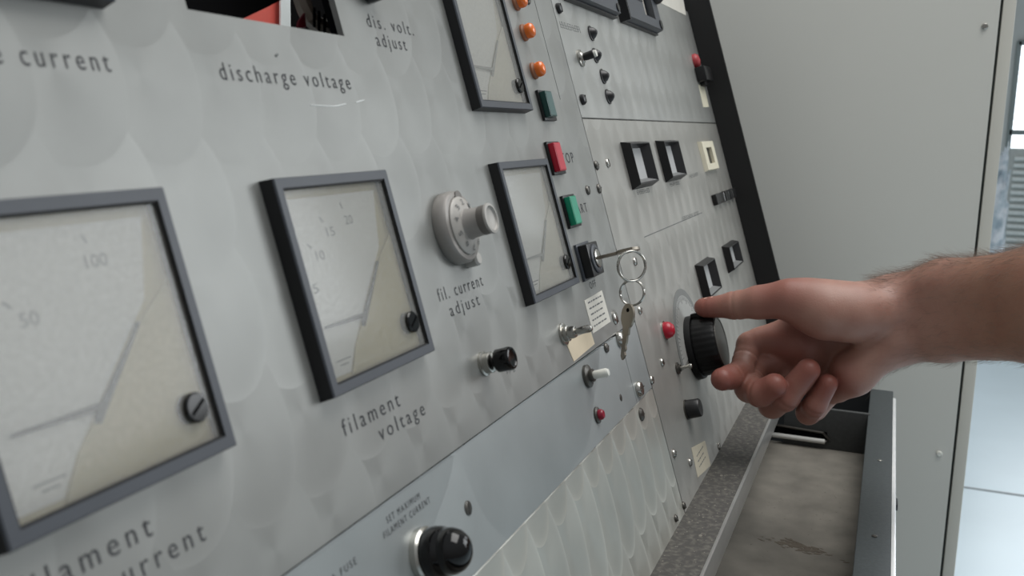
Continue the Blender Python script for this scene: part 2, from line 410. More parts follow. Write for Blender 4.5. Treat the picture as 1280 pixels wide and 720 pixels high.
meter(167, 121.5, 'square meter cut off by the top edge, above the lettering current', [])

# ------------------------------------------------------------------ opening left by a missing meter
t = thing('meter_cutout_interior', at(281, 118, -30), 'dark parts and salmon board seen through the rectangular panel opening', 'electronics')
def lp(x, y, h): a = pan(x, y, h * mm); return 1000 * a[0] - 281, 1000 * a[1] - 118
def behind(name, poly, h, m_, th=1.0):
    bm = NB(); prism(bm, [lp(x, y, h) for x, y in poly], h + 30, h + 30 - th); return finish(name, bm, m_, t, smooth=0)
behind('black_block', [(190, -60), (190, 60), (300, 60), (298, 26), (330, 11), (400, -25), (420, -60)], -30, VOID, 12)
behind('salmon_board', [(240, -60), (240, 70), (356, 70), (354, -60)], -95, SALMON)
behind('white_board_edge', [(351, -60), (351, 70), (364, 70), (362, -60)], -90, WHITEB)
behind('dark_board', [(361, -60), (363, 75), (460, 75), (450, -60)], -100, VOID)
bm = NB()
p = [lp(x, y, -22) for x, y in ((374, -10), (380, 8), (386, 22), (398, 32), (414, 36))]
tube(bm, [Vector((x * mm, y * mm, 8 * mm)) for x, y in p], .0036, 8)
br = finish('curved_bracket', bm, BROWN, t)
for i, (x, y) in enumerate(((392, 22), (398, 26), (405, 30))):
    a = lp(x, y, -18); bm = NB(); prism(bm, [(a[0] - 2.6, a[1] - 4), (a[0] - 1.4, a[1] - 4.2), (a[0] + 2.6, a[1] + 4), (a[0] + 1.4, a[1] + 4.2)], 12, 12.6); finish('bracket_slot', bm, VOID, br, smooth=0)
behind('dark_red_tab', [(374, 26), (381, 16), (383, 34), (372, 36)], -21, mat('dark_red', (96, 14, 30), .5))

# ------------------------------------------------------------------ knobs, switches, lamps
def lathes(t, specs, seg=40):
    for name, prof, m_ in specs:
        bm = NB(); lathe(bm, prof, 0, 0, seg); finish(name, bm, m_, t, smooth=.7)
# multi-turn counting dial
t = thing('turns_counting_dial', at(371, 8.5), 'pale grey multi-turn dial knob above the lettering fil. current adjust', 'knob')
lathes(t, [('dial_body', [(15.6, 0), (15.9, .4), (15.9, 4.6), (14.8, 6.2), (13.2, 6.6), (13.0, 6.2), (0, 6.2)], DIALG),
           ('number_ring', [(12.7, 6.2), (12.7, 7.2), (11.8, 8.0), (7.4, 9.2), (6.8, 9.2), (0, 9.2)], DIALG2),
           ('spindle_knob', [(6.9, 9.2), (6.5, 9.8), (6.2, 15.8), (0, 15.8)], DIALG),
           ('dark_band', [(6.2, 15.6), (6.35, 15.8), (6.35, 19.0), (0, 19.0)], DIALD),
           ('end_rim', [(6.4, 18.9), (6.7, 19.4), (6.5, 20.2), (5.4, 20.4), (5.1, 19.6), (4.8, 19.4), (0, 19.4)], DIALG2)], 64)
for k in range(10):
    a = 2 * math.pi * k / 10 + .3
    o = text(str(k), -1, -1, 2.0, 2.6, t, 'dial_number', INKF, h=0)
    o.matrix_local = Matrix.Rotation(a - math.pi / 2, 4, 'Z') @ Matrix.Translation((0, .0098, .0089)) @ Matrix.Rotation(-.26, 4, 'X')
bm = NB(); lathe(bm, [(3.0, 6.2), (3.0, 6.9), (2.2, 7.2), (0, 7.2)], 2, 12.4, 24); finish('index_window', bm, DIALD, t)
bm = NB(); lathe(bm, [(3.2, 0), (3.2, 5), (2.4, 6), (0, 6)], 8, -15.2, 20); finish('brake_lever', bm, DIALG2, t)

t = thing('push_button', at(367.5, -51.2), 'black cylindrical push button on a metal collar below fil. current adjust', 'button')
lathes(t, [('collar', [(5.4, 0), (5.4, 1), (4.6, 1.4), (4.6, 4.2), (3.8, 4.8), (0, 4.8)], STEEL), ('stem', [(2.2, 4.6), (2.2, 7), (0, 7)], BLACK),
           ('cap', [(4.4, 6.6), (5.0, 7.2), (5.1, 13.4), (4.7, 14.2), (4.0, 14.3), (3.6, 13.8), (0, 13.4)], GLOSSB)])
t = thing('domed_knob', at(281.5, -101.0), 'glossy black domed knob under the lettering SET MAXIMUM', 'knob')
lathes(t, [('metal_skirt', [(9.6, 0), (9.6, 2.4), (8.8, 3.2), (0, 3.2)], STEEL),
           ('grip', [(8.4, 3.0), (9.1, 3.8), (9.3, 6.2), (8.9, 9.0), (8.2, 10.0), (8.1, 10.4), (8.3, 11.0), (8.0, 13.0), (7.0, 15.4), (5.2, 17.3), (2.8, 18.5), (0, 18.9)], GLOSSB)], 56)
t = thing('domed_knob', at(353, 112.6), 'black domed knob cut off by the top edge, above dis. volt. adjust', 'knob')
lathes(t, [('grip', [(6.6, 0), (7.2, 1), (7.2, 7), (6.0, 10), (3, 12), (0, 12.4)], GLOSSB)])

t = thing('toggle_switch', at(469, -58.6), 'bare metal toggle switch beside the beige paper label', 'switch')
lathes(t, [('washer', [(6.0, 0), (6.0, 1.1), (5.2, 1.3), (0, 1.3)], STEEL), ('bushing', [(4.4, 1.2), (4.4, 3.2), (3.4, 3.5), (3.4, 5.4), (3.0, 7.2), (2, 7.4), (0, 7.4)], STEEL),
           ('lever', [(1.5, 7), (1.9, 10), (2.1, 15.2), (1.4, 16.6), (0, 16.9)], STEEL)], 28)
t = thing('toggle_switch', at(487.2, -86.4), 'toggle switch with a white lever above the small red lamp', 'switch')
lathes(t, [('nut', [(6.4, 0), (6.4, 1.6), (5, 2.2), (3.6, 2.6), (3.6, 4.2), (0, 4.2)], DSTEEL), ('lever', [(1.9, 4), (2.3, 5), (2.5, 11.6), (1.9, 13.0), (0, 13.3)], WHITEP)], 28)
t = thing('indicator_lamp', at(487, -108.6), 'small dark red lamp below the white toggle lever', 'lamp')
lathes(t, [('socket', [(4.6, 0), (4.6, 1), (3.4, 1.6), (0, 1.6)], DSTEEL), ('lens', [(3, 1.5), (3.0, 3), (2.1, 4.2), (0, 4.6)], mat('dull_red_lens', (136, 16, 44), .3))], 28)
for vv, lab in ((128.5, 'topmost of the three orange lamps'), (110.5, 'middle one of the three orange lamps'), (87.8, 'lowest of the three orange lamps, above the dark green button')):
    t = thing('indicator_lamp', at(531.5, vv), lab + ' on the aluminium plate' if 'above' not in lab else lab, 'lamp', 'orange indicator lamps')
    lathes(t, [('socket', [(5.0, 0), (5.0, 1.2), (4.4, 1.8), (4.2, 2.6), (0, 2.6)], ORANGED), ('lens', [(4.2, 2.4), (4.4, 3.4), (4.4, 5.2), (3.6, 6.6), (1.8, 7.3), (0, 7.5)], ORANGE)], 32)

def square_button(cu_, cv, lab, m1, m2, w=21, hh=19.5):
    t = thing('square_push_button', at(cu_, cv), lab, 'button', 'square coloured push buttons')
    bm = NB(); box(bm, -w / 2, w / 2, -hh / 2, hh / 2, 0, 1.8, .4); finish('bezel', bm, BLACK, t)
    x0, x1 = -w / 2 + 1.2, w / 2 - 8.6
    bm = NB(); box(bm, x0, x1, -hh / 2 + 1.4, hh / 2 - 1.4, 1.6, 5.4, .5); finish('button_cap', bm, m1, t)
    bm = NB(); box(bm, x0 + .7, x1 - .7, -hh / 2 + 2.1, hh / 2 - 2.1, 5.3, 5.55); finish('cap_face', bm, m2, t, smooth=0)
square_button(527.5, 35.6, 'red square push button lettered STOP beside the meter', RED, REDF)
square_button(530.5, 3.6, 'green square push button lettered START beside the meter', GREEN, GREENF)
square_button(536, 67, 'dark green square push button below the orange lamps', DGREEN, DGREENF, 21, 18)

# key switch with a key in it
t = thing('key_switch', at(533.5, -27), 'square black key switch with a round metal lock, key inserted', 'switch')
bm = NB(); box(bm, -12, 12, -11, 11, 0, 1.6, .4); finish('flange', bm, BEZEL, t)
bm = NB(); box(bm, -10.4, 10.4, -9.8, 9.8, 1.4, 7.2, .8); finish('housing', bm, BLACK, t)
lathes(t, [('lock_ring', [(8.6, 7), (8.6, 8), (7.8, 8.4), (6.4, 8.4), (6.2, 8.0), (0, 8.0)], BEZEL), ('lock_cylinder', [(5.4, 7.8), (5.4, 9), (4.6, 9.3), (0, 9.3)], STEEL)], 36)

def key_mesh(bm, L=24.0, flat=1.2):
    """bow at the origin side (+y), blade towards -y, in mm"""
    bow = []
    for k in range(22):
        a = math.radians(-62 + (304) * k / 21); bow.append((6.6 * math.cos(a), 5.2 + 8.4 * math.sin(a)))
    bow = [(x, y) for x, y in bow]
    teeth = [(-2.4, -3.6), (-2.4, -6), (-1.8, -6.4), (-1.8, -L + 3)]
    right = [(0, -L), (1.7, -L + 2.4), (1.1, -L + 5), (1.9, -L + 7), (1.2, -L + 9.5), (2.0, -L + 12), (1.8, -6.4), (2.4, -6), (2.4, -3.6)]
    poly = bow + teeth[0:0] + [(-2.4, -3.6), (-2.4, -6), (-1.8, -6.4), (-1.8, -L + 2), (0, -L)] + right[1:]
    prism(bm, poly, -flat / 2, flat / 2)
# hanging and inserted keys live just in front of the lock
kp = at(533.5, -27, 9.0)
bm = NB(); box(bm, -.8, .8, -2.6, 2.6, -5, 12.4, .15); ring_pts = None
prof = [(-2.6, 12), (-7, 14.2), (-7.6, 18), (-6.4, 23), (-2.5, 25), (2.5, 25), (6.4, 23), (7.6, 18), (7, 14.2), (2.6, 12)]
a = [bm.verts.new((-.8 * mm, y * mm, z * mm)) for y, z in prof]; b = [bm.verts.new((.8 * mm, y * mm, z * mm)) for y, z in prof]
bm.faces.new(a); bm.faces.new(b)
for i in range(len(prof)):
    j = (i + 1) % len(prof); bm.faces.new((a[i], a[j], b[j], b[i]))
kk = finish('key', bm, KEYM, None, kp @ Matrix.Rotation(math.radians(81), 4, 'Z'))
tag(kk, 'key inserted in the lock, pointing straight out, holding the ring', 'key')
def ring_at(px, py, t_, r, tilt, label, wire=.0006):
    c = cw(px, py, t_)
    # ring plane faces the room; axis mostly towards the viewer
    ax = (c2w((0, 0, 0)) - c).normalized(); ax = (Matrix.Rotation(tilt, 3, 'Z') @ ax).normalized()
    e1 = Vector((0, 0, 1)); e1 = (e1 - ax * e1.dot(ax)).normalized(); e2 = ax.cross(e1)
    bm = NB()
    for off in (-wire * .75, wire * .75):
        tube(bm, [(e1 * math.cos(q) + e2 * math.sin(q)) * r + ax * off for q in [2 * math.pi * k / 48 for k in range(48)]], wire, 8, closed=True)
    o = finish('key_ring', bm, STEEL, None, Matrix.Translation(c))
    return tag(o, label, 'key ring', 'key rings hanging from the lock'), c, ax
ring_at(789.5, 332.5, .543, .0086, .45, 'upper split ring hanging from the inserted key')
ring_at(790, 366, .545, .0072, -.35, 'lower split ring linking the upper ring and hanging key')
c = cw(786.5, 382, .543)
ax = (c2w((0, 0, 0)) - c).normalized(); ax = Matrix.Rotation(-.85, 3, 'Z') @ ax
dn = (cw(779, 450, .546) - cw(787, 380, .543)).normalized(); yy = -dn; zz = (ax - yy * ax.dot(yy)).normalized(); xx = yy.cross(zz)
KM = Matrix(((xx.x, yy.x, zz.x, 0), (xx.y, yy.y, zz.y, 0), (xx.z, yy.z, zz.z, 0), (0, 0, 0, 1)))
bm = NB()
bow = [(5.2 * math.cos(q), -6.2 + 7.4 * math.sin(q)) for q in [math.radians(-58 + 296 * k / 21) for k in range(22)]]
poly = bow + [(-2.6, -13.4), (-2.6, -16.4), (-1.7, -17), (-1.7, -29.5), (-.4, -31.6), (.8, -30.4), (1.7, -28.4), (.9, -26.6), (1.7, -25), (1.0, -23), (1.8, -21), (1.6, -17), (2.6, -16.4), (2.6, -13.4)]
prism(bm, poly, -.7, .7)
ko = finish('key', bm, KEYM, None, Matrix.Translation(c) @ KM)
tag(ko, 'flat key hanging down from the lower split ring', 'key')
bm = NB(); lathe(bm, [(1.2, .68), (1.2, .78), (0, .78)], 0, -2.6, 16); finish('bow_hole', bm, VOID, ko)

# paper labels
def label_card(pts, material, label, lines, name='paper_label', group=None):
    q = [tuple(1000 * w for w in pan(*p)) for p in pts]
    cx_, cy_ = sum(p[0] for p in q) / 4, sum(p[1] for p in q) / 4
    bm = NB(); prism(bm, [(x - cx_, y - cy_) for x, y in q], 0, .25)
    o = finish(name, bm, material, None, at(cx_, cy_), smooth=0); tag(o, label, 'label', group)
    w = (q[1][0] - q[0][0]) * .84
    for i, (s, y, ww) in enumerate(lines): text(s, -w / 2, y, w * ww, 2.0, o, 'small_print', INKF, h=.3, spacing=1.05)
    return o
def bars(o, rows, w, y0, dy):
    bm = NB()
    for i in range(rows):
        x = -w / 2
        while x < w / 2 - 2:
            L_ = random.uniform(2, 6); box(bm, x, min(x + L_, w / 2), y0 - dy * i - .45, y0 - dy * i + .45, .24, .3); x += L_ + 1.3
    finish('worn_print', bm, INKF, o, smooth=0)
o = label_card([(730, 376), (752, 363), (763, 402), (741, 417)], PAPER, 'white paper label with small print beside the metal toggle switch', []); bars(o, 5, 27, 7.4, 3.5)
o = label_card([(706, 426), (738, 414), (743, 430), (717, 452)], PAPERB, 'beige stained paper label below the metal toggle switch', [])
o = label_card([(864, 560), (881, 551), (888, 582), (872, 597)], mat('pale_beige_paper', (186, 180, 162), .85), 'beige paper label low on the far plate near the dusty ledge', []); bars(o, 3, 24, 5, 4)

# ------------------------------------------------------------------ far plates: display bezels and small controls
def hood(cu_, cv, w, hh, label, top_open=False):
    t = thing('display_bezel', at(cu_, cv), label, 'bezel', 'black hollow display bezels')
    o0 = (-w / 2, w / 2, -hh / 2, hh / 2); o1 = (-w / 2 + .4, w / 2 - 3, -hh / 2 + 2.6, hh / 2 - 2.6)
    i1 = (o1[0] + .9, o1[1] - .9, o1[2] + .8, o1[3] - .8)
    i0 = (i1[0], i1[1] - 6, i1[2] + 3.2, i1[3] - 2.0)
    bm = NB(); ringframe(bm, o0, o1, i0, i1, 0, 7.2, zi0=.4); finish('hood', bm, BLACK, t, smooth=0)
    bm = NB(); box(bm, i0[0] - .3, i0[1] + .3, i0[2] - .3, i0[3] + .3, 0, .5); finish('recess_floor', bm, GREYIN, t, smooth=0)
    bm = NB(); prism(bm, [(i1[0], i1[2] + .1), (i1[1], i1[2] + .1), (i0[1], i0[2]), (i0[0], i0[2])], .5, .51)
    for vtx in bm.verts:
        vtx.co.z = (6.9 if vtx.co.y * 1000 < i1[2] + .5 else .7) * mm + (.06 * mm if vtx.index % 2 else 0)
    finish('lower_slope', bm, GREYIN, t, smooth=0)
hood(710.5, 25.6, 61, 36, 'black hollow display bezel, nearest of the upper pair')
hood(819.5, 25.6, 61, 36, 'black hollow display bezel next to the cream slide switch')
hood(847, -84, 60, 33, 'black hollow display bezel just above the thumb')
hood(989, -81, 64, 28, 'black hollow display bezel beside the black frame edge')
t = thing('slide_switch', at(1002, 25), 'cream rectangular slide switch near the black frame edge', 'switch')
bm = NB(); ringframe(bm, (-33, 33, -15.6, 15.6), (-31.5, 31.5, -14.8, 14.8), (-15, 15, -8.4, 8.4), (-15, 15, -8.4, 8.4), 0, 4); finish('switch_body', bm, CREAMP, t, smooth=0)
bm = NB(); box(bm, -15, 15, -8.4, 8.4, 0, .8); finish('slot', bm, mat('dark_olive_slot', (62, 60, 50), .7), t, smooth=0)
t = thing('terminal_block', at(1036, -20.5), 'black striped terminal strip beside the black frame edge', 'connector')
for i, (a, b) in enumerate(((-66, -22), (-10, 10), (20, 34), (44, 56))):
    bm = NB(); box(bm, a, b, -5.4, 5.4, 0, 5, .6); finish('terminal', bm, BLACK, t)
bm = NB(); box(bm, -60, 60, -4.6, 4.6, 0, 3.4, .3); finish('terminal_base', bm, GREYIN, t)
t = thing('indicator_lamp', at(667, -96.4), 'bright red domed lamp left of the big black knob', 'lamp')
lathes(t, [('socket', [(7, 0), (7, 1), (0, 1)], STEEL), ('lens', [(6.2, .8), (6.2, 2.6), (5.4, 5.2), (3.4, 7.2), (0, 8)], LEDRED)], 36)
t = thing('round_knob', at(671.5, -157.3), 'small black round knob below the hand on the far plate', 'knob')
lathes(t, [('collar', [(7.4, 0), (7.4, 1), (0, 1)], DSTEEL), ('grip', [(6.8, .9), (7, 1.5), (6.7, 10), (6.1, 10.8), (0, 10.8)], BLACK)], 36)
t = thing('toggle_switch', at(675, -126.8), 'tiny metal toggle switch under the big black knob', 'switch')
lathes(t, [('nut', [(4.4, 0), (4.4, 1.4), (2.6, 2), (2.6, 3), (0, 3)], DSTEEL), ('lever', [(1.1, 2.8), (1.2, 8), (1.7, 9.2), (1.9, 10.2), (1.3, 11.4), (0, 11.8)], STEEL)], 24)
t = thing('toggle_switch', at(633.5, 102.6), 'toggle switch with a black lever among the small black cones', 'switch')
lathes(t, [('nut', [(6, 0), (6, 1.2), (4.4, 1.8), (3.2, 3), (0, 3)], STEEL), ('lever', [(2.2, 2.8), (2.7, 4), (2.9, 10), (2.4, 10.6), (0, 10.6)], BLACK), ('white_tip', [(2.5, 10.5), (2.3, 12), (0, 12.3)], WHITEP)], 24)
for (a, b), lab in zip(((676.5, 124), (672.5, 107.4), (678.5, 92.4), (678.5, 77.4)), ('topmost small black cone, below the grey instrument frame', 'small black cone right beside the black toggle lever', 'small black cone just under the black toggle switch', 'lowest of the four small black cones')):
    t = thing('cone_indicator', at(a, b), lab, 'indicator', 'small black cones on the upper far plate')
    lathes(t, [('flange', [(5.6, 0), (5.6, .8), (5.0, 1.0), (0, 1.0)], BLACK), ('cone', [(4.8, .9), (3.6, 3.0), (1.8, 4.6), (.6, 5.2), (0, 5.3)], BLACK)], 24)
# instruments at the top edge of the far plate
t = thing('instrument_frame', at(692, 172), 'grey framed instrument cut off by the top edge, nearer one', 'instrument', 'grey instrument frames at the top')
bm = NB(); ringframe(bm, (-60, 60, -28.5, 18), (-58, 58, -27.5, 17), (-48, 40, -19, 10), (-46, 38, -17, 9), 0, 8, zi0=2); finish('frame', bm, BEZEL, t, smooth=0)
bm = NB(); box(bm, -46, 38, -17, 9, .5, 2.1); finish('window', bm, SCALEW, t, smooth=0)
bm = NB(); box(bm, -61.2, 61.2, -29.6, -28.4, 0, 4); finish('shadow_gap', bm, BLACK, t, smooth=0)
bm = NB(); lathe(bm, [(3.4, 7.6), (3.4, 9), (0, 9)], 52, -23.5, 20); finish('corner_screw', bm, BLACK, t)
t = thing('instrument_frame', at(838, 178), 'grey framed instrument cut off by the top edge, farther one with pale window', 'instrument', 'grey instrument frames at the top')
bm = NB(); ringframe(bm, (-62, 60, -34.5, 12), (-60, 57, -33, 12), (-4, 38, -27, 10), (-2, 36, -25, 8), 0, 9, zi0=2); finish('frame', bm, BEZEL, t, smooth=0)
bm = NB(); box(bm, -2, 36, -25, 8, .5, 2.1); finish('window', bm, PAPER, t, smooth=0)
bm = NB(); box(bm, -63.5, -61.8, -35.6, 12, 0, 9); box(bm, -63, 60, -35.6, -34.4, 0, 3); finish('black_side', bm, BLACK, t, smooth=0)
bm = NB(); box(bm, -40, -4, -14, 11, 9, 9.6); finish('dark_display', bm, mat('dark_blue_black', (16, 20, 32), .3), t, smooth=0)
bm = NB(); lathe(bm, [(4.4, 8.6), (4.4, 10), (0, 10)], 52, -28.5, 20); finish('corner_screw', bm, BLACK, t)
t = thing('round_knob', at(893, 189), 'black knob cut off by the top edge, over the grey instrument frames', 'knob')
lathes(t, [('grip', [(20, 0), (20, 12), (17, 17), (0, 18)], BLACK)])
o = label_card([(826, 4), (857.5, 19.5), (852, -12), (820, -22)], WHITEP, 'white plate at the top edge beside the black frame', [], 'white_plate')
o.data.materials[0] = PAPER
t = thing('indicator_lamp', at(1067, 130), 'small red lamp at the black frame edge on the upper plate', 'lamp')
lathes(t, [('lens', [(8, 0), (8, 3), (6, 5.6), (0, 7)], mat('faded_red_lens', (170, 60, 66), .4))], 24)
t = thing('miniature_connector', at(1076, 114), 'black connector under the small red lamp at the frame edge', 'connector')
bm = NB(); box(bm, -20, 20, -8, 8, 0, 11, 1.5); finish('body', bm, BLACK, t)
bm = NB(); box(bm, -8, 16, -12, -7, 0, 6, 1); finish('plug_tail', bm, BLACK, t)
o = label_card([(873, 106), (880, 106), (886, 134), (879, 134)], CREAMP, 'pale strip label below the black connector at the frame edge', [])

# ------------------------------------------------------------------ the big knob
KU, KV = 1000 * pan(866, 435)[0], 1000 * pan(866, 435)[1]
t = thing('rotary_knob', at(KU, KV), 'big round black knob gripped between thumb and fingers', 'knob')
def sector(r0, r1, a0, a1, z0, z1, N=64):
    o_ = [(r1 * math.cos(math.radians(a0 + (a1 - a0) * k / N)), r1 * math.sin(math.radians(a0 + (a1 - a0) * k / N))) for k in range(N + 1)]
    i_ = [(r0 * math.cos(math.radians(a0 + (a1 - a0) * k / N)), r0 * math.sin(math.radians(a0 + (a1 - a0) * k / N))) for k in range(N, -1, -1)]
    b_ = NB(); prism(b_, o_ + i_, z0, z1); return b_
finish('scale_rim', sector(42.5, 48, -8, 188, 0, .55), DISCG, t, smooth=0)
finish('scale_band', sector(24, 42.6, -8, 188, 0, .5), DISCL, t, smooth=0)
bm = NB(); lathe(bm, [(25.5, .1), (25.5, 3), (25, 5.2), (24, 5.4), (0, 5.4)], 0, 0, 72); finish('skirt', bm, KNOBM, t)
bm = NB(); lathe(bm, [(23.0, 5), (23.4, 6), (22.6, 21), (21.6, 23), (20.6, 23.6), (19.6, 23.2), (18.5, 22.4), (0, 22.2)], 0, 0, 144, flute=30, fl=.007); finish('grip', bm, KNOBM, t, smooth=.5)
bm = NB(); lathe(bm, [(20.2, 23.3), (20.0, 23.8), (19.0, 23.6), (18.8, 22.6)], 0, 0, 72); finish('end_ring', bm, DSTEEL, t)
bm = NB(); box(bm, -2.2, 2.2, 21, 26.8, 4.8, 22.5, .8); finish('pointer_ridge', bm, KNOBM, t)
bm = NB()
for k in range(41):
    a = math.radians(0 + 180 * k / 40); r0, r1 = 38.5 if k % 5 else 36, 42
    c_, s_ = math.cos(a), math.sin(a); prism(bm, [(r0 * c_ - .25 * s_, r0 * s_ + .25 * c_), (r0 * c_ + .25 * s_, r0 * s_ - .25 * c_), (r1 * c_ + .25 * s_, r1 * s_ - .25 * c_), (r1 * c_ - .25 * s_, r1 * s_ + .25 * c_)], .45, .62)
finish('scale_marks', bm, INKF, t, smooth=0)

# ------------------------------------------------------------------ console body (world axes; x along, y into the console, z up)
ZL = CAM_Z - .2547             # ledge height
def wbox(name, x0, x1, y0, y1, z0, z1, material, parent, bevel=0.0):
    bm = NB(); box(bm, x0 * 1000, x1 * 1000, y0 * 1000, y1 * 1000, z0 * 1000, z1 * 1000, bevel)
    return finish(name, bm, material, parent)
desk = thing('control_desk', Matrix.Translation((0, 0, 0)), 'long dark steel control desk with dusty ledge and sunken tray', 'desk')
XE = 1.108
YP = .1095
wbox('ledge', -.25, XE, .0825, YP + .02, ZL - .0035, ZL + .0002, DUSTY, desk, .5)
bm = NB(); box(bm, -250, XE * 1000, 81.2, 83.6, (ZL - .021) * 1000, (ZL + .0004) * 1000, .9); finish('ledge_lip', bm, LIP, desk)
ZF = CAM_Z - .327
wbox('tray_floor', -.25, 1.004, .0, YP + .02, ZF - .004, ZF, TRAY, desk)
wbox('tray_end_wall', 1.0, 1.006, .0, .0835, ZF, CAM_Z - .2845, DESK, desk, .5)
wbox('front_rail', -.25, XE, -.0215, .0022, CAM_Z - .285 - .055, CAM_Z - .285, RAIL, desk, 1.6)
wbox('rail_trim', -.25, XE - .03, -.0242, -.0208, CAM_Z - .33, CAM_Z - .2846, TRIMM, desk, 1.4)
bm = NB()
p = [(.9975, .094, -.3185), (.9975, .0415, -.3185), (.9975, .0375, -.3165), (.9975, .044, -.3095), (.9975, .0935, -.3075)]
hd = None
bm = NB(); tube(bm, [Vector((x, y, CAM_Z + z)) for x, y, z in (p[0], p[1])], .0026, 10); hd = finish('tray_handle', bm, mat('pale_handle_metal', (206, 206, 202), .35, .2), desk)
bm = NB(); tube(bm, [Vector((x + .001, y, CAM_Z + z)) for x, y, z in (p[1], p[2], p[3], p[4])], .0014, 8); finish('handle_upper_bar', bm, DSTEEL, hd)
bm = NB(); box(bm, 998.8, 1000.5, 40, 95, (CAM_Z - .318) * 1000, (CAM_Z - .309) * 1000); finish('handle_slot', bm, VOID, hd, smooth=0)
for x, y in ((.86, -.011), (.69, -.010)):
    bm = NB(); lathe(bm, [(2.0, 0), (2.0, .5), (1.4, .8), (0, .8)], x * 1000, y * 1000, 16)
    for q in bm.verts: q.co.z += CAM_Z - .285
    finish('rail_screw', bm, DSTEEL if x < .8 else STEEL, desk)
wbox('rail_catch', .775, .79, -.0262, -.0228, CAM_Z - .296, CAM_Z - .291, BLACK, desk, .5)
wbox('front_skirt', -.25, XE, -.019, -.016, .0, CAM_Z - .335, DESK, desk)
# end cheek: black side plate standing proud of the face
th = math.radians(17.5)
def face_pt(vv, h):            # (y, z) in world of a point on the face frame
    w = PM @ Vector((0, vv * mm, h * mm)); return w.y, w.z
bm = NB()
poly = [face_pt(-235, 26), face_pt(230, 26), face_pt(230, -260), (YP + .30, .0), (-.019, .0), (-.019, CAM_Z - .287), (face_pt(-235, 26)[0] - .03, CAM_Z - .285)]
a = [bm.verts.new((1.1065, y, z)) for y, z in poly]; b = [bm.verts.new((1.1105, y, z)) for y, z in poly]
bm.faces.new(a); bm.faces.new(b)
for i in range(len(poly)): bm.faces.new((a[i], a[(i + 1) % len(poly)], b[(i + 1) % len(poly)], b[i]))
finish('end_cheek', bm, BLACKM, desk, smooth=0)
# inner frame behind the plates so that the gaps read dark
for r in ((-250, 1106, VB, 60, -6, -2.8), (326.5, 1106, 60, 190, -6, -2.8), (-250, 236.5, 60, 165, -6, -2.8), (236.5, 326.5, 60, 88.5, -6, -2.8)):
    bm = NB(); box(bm, *r); o = finish('inner_frame', bm, VOID, desk, smooth=0); o.matrix_world = PM
# dust flakes lying on ledge and tray (nobody could count them)
bm = NB()
for _ in range(420):
    x = .45 + .6 * random.random(); y = .0845 + .024 * random.random(); s = random.uniform(.00015, .0006) * (1 + 1.2 * (random.random() > .95))
    bmesh.ops.create_icosphere(bm, subdivisions=1, radius=s, matrix=Matrix.Translation((x, y, ZL + .0001)) @ Matrix.Diagonal((1.6, 1, .4, 1)))
for _ in range(160):
    x = .6 + .38 * random.random(); y = .004 + .076 * random.random(); s = random.uniform(.0002, .0007)
    bmesh.ops.create_icosphere(bm, subdivisions=1, radius=s, matrix=Matrix.Translation((x, y, ZF + .0001)) @ Matrix.Diagonal((1.6, 1, .4, 1)))
tag(finish('dust_flakes', bm, mat('pale_dust', (118, 114, 106), .9)), 'pale dust and grit scattered on the dark ledge and tray', 'dust', kind='stuff')
bm = NB()
for k in range(90):
    q = random.gauss(0, 1); x = .745 + .003 * q + random.gauss(0, .004); y = .043 + .012 * q + random.gauss(0, .004); s = random.uniform(.0006, .0022)
    bmesh.ops.create_icosphere(bm, subdivisions=1, radius=s, matrix=Matrix.Translation((x, y, ZF + .0001)) @ Matrix.Rotation(1.3 + random.gauss(0, .4), 4, 'Z') @ Matrix.Diagonal((2.4, .7, .14, 1)))
tag(finish('debris', bm, mat('dark_debris', (92, 84, 74), .9)), 'dark smear of debris on the tray floor', 'debris', kind='stuff')

# ------------------------------------------------------------------ grey cabinet behind the desk
cab = thing('equipment_cabinet', Matrix.Translation((1.25, .35, 0)), 'tall light grey steel cabinet standing beyond the control desk', 'cabinet')
def cbox(name, x0, x1, y0, y1, z0, z1, material, parent, bevel=0.0):
    return wbox(name, x0 - 1.25, x1 - 1.25, y0 - .35, y1 - .35, z0, z1, material, parent, bevel)
cbox('cabinet_body', 1.256, 1.95, -.1135, .95, 0, 2.05, CABF, cab, 2)
cbox('door_gap', 1.254, 1.2565, -.1012, .93, .04, 2.02, SEAM, cab)
dr = cbox('cabinet_door', 1.25, 1.2556, -.0988, .93, .05, 2.01, CAB, cab, 1.2)
cbox('corner_post', 1.25, 1.2566, -.1150, -.1016, 0, 2.05, CABF, cab, 1.0)
for y, z in ((-.0848, CAM_Z + .120), (-.0835, CAM_Z - .3945)):
    bm = NB(); lathe(bm, [(3.6, 0), (3.6, 1.2), (2.6, 2.2), (0, 2.4)], 0, 0, 24)
    for q in bm.verts: q.co = Vector((-q.co.z, q.co.x, q.co.y))
    o = finish('screw', bm, STEEL if z > 1 else WHITEP, dr); o.location = (0, y - .35, z)

# ------------------------------------------------------------------ the room beyond
FLOORM = mat('pale_polished_floor', (214, 230, 238), .28, 0, var=.05, scale=1.6)
o = wbox('floor', -4, 9.2, -6, 5, -.05, 0, FLOORM, None); tag(o, None, None, kind='structure')
o = wbox('trim_1', 3.165, 3.18, -6, 5, 0, .0012, mat('floor_joint', (140, 148, 152), .6), None); tag(o, 'joint line across the pale floor', None, kind='structure')
WALLM = mat('far_wall_paint', (198, 202, 200), .8, 0, var=.02, scale=2)
XW = 8.0
def rel(y): return y
wy = [(-1.75, -.80)]
for nm, (y0, y1, z0, z1) in {'a': (-6, -1.80, 0, 3.2), 'b': (-.775, 5, 0, 3.2), 'c': (-1.80, -.775, 0, CAM_Z - .40), 'd': (-1.80, -.775, CAM_Z + .66, 3.2)}.items():
    o = wbox('wall_far', XW, XW + .12, y0, y1, z0, z1, WALLM, None); tag(o, None, None, kind='structure')
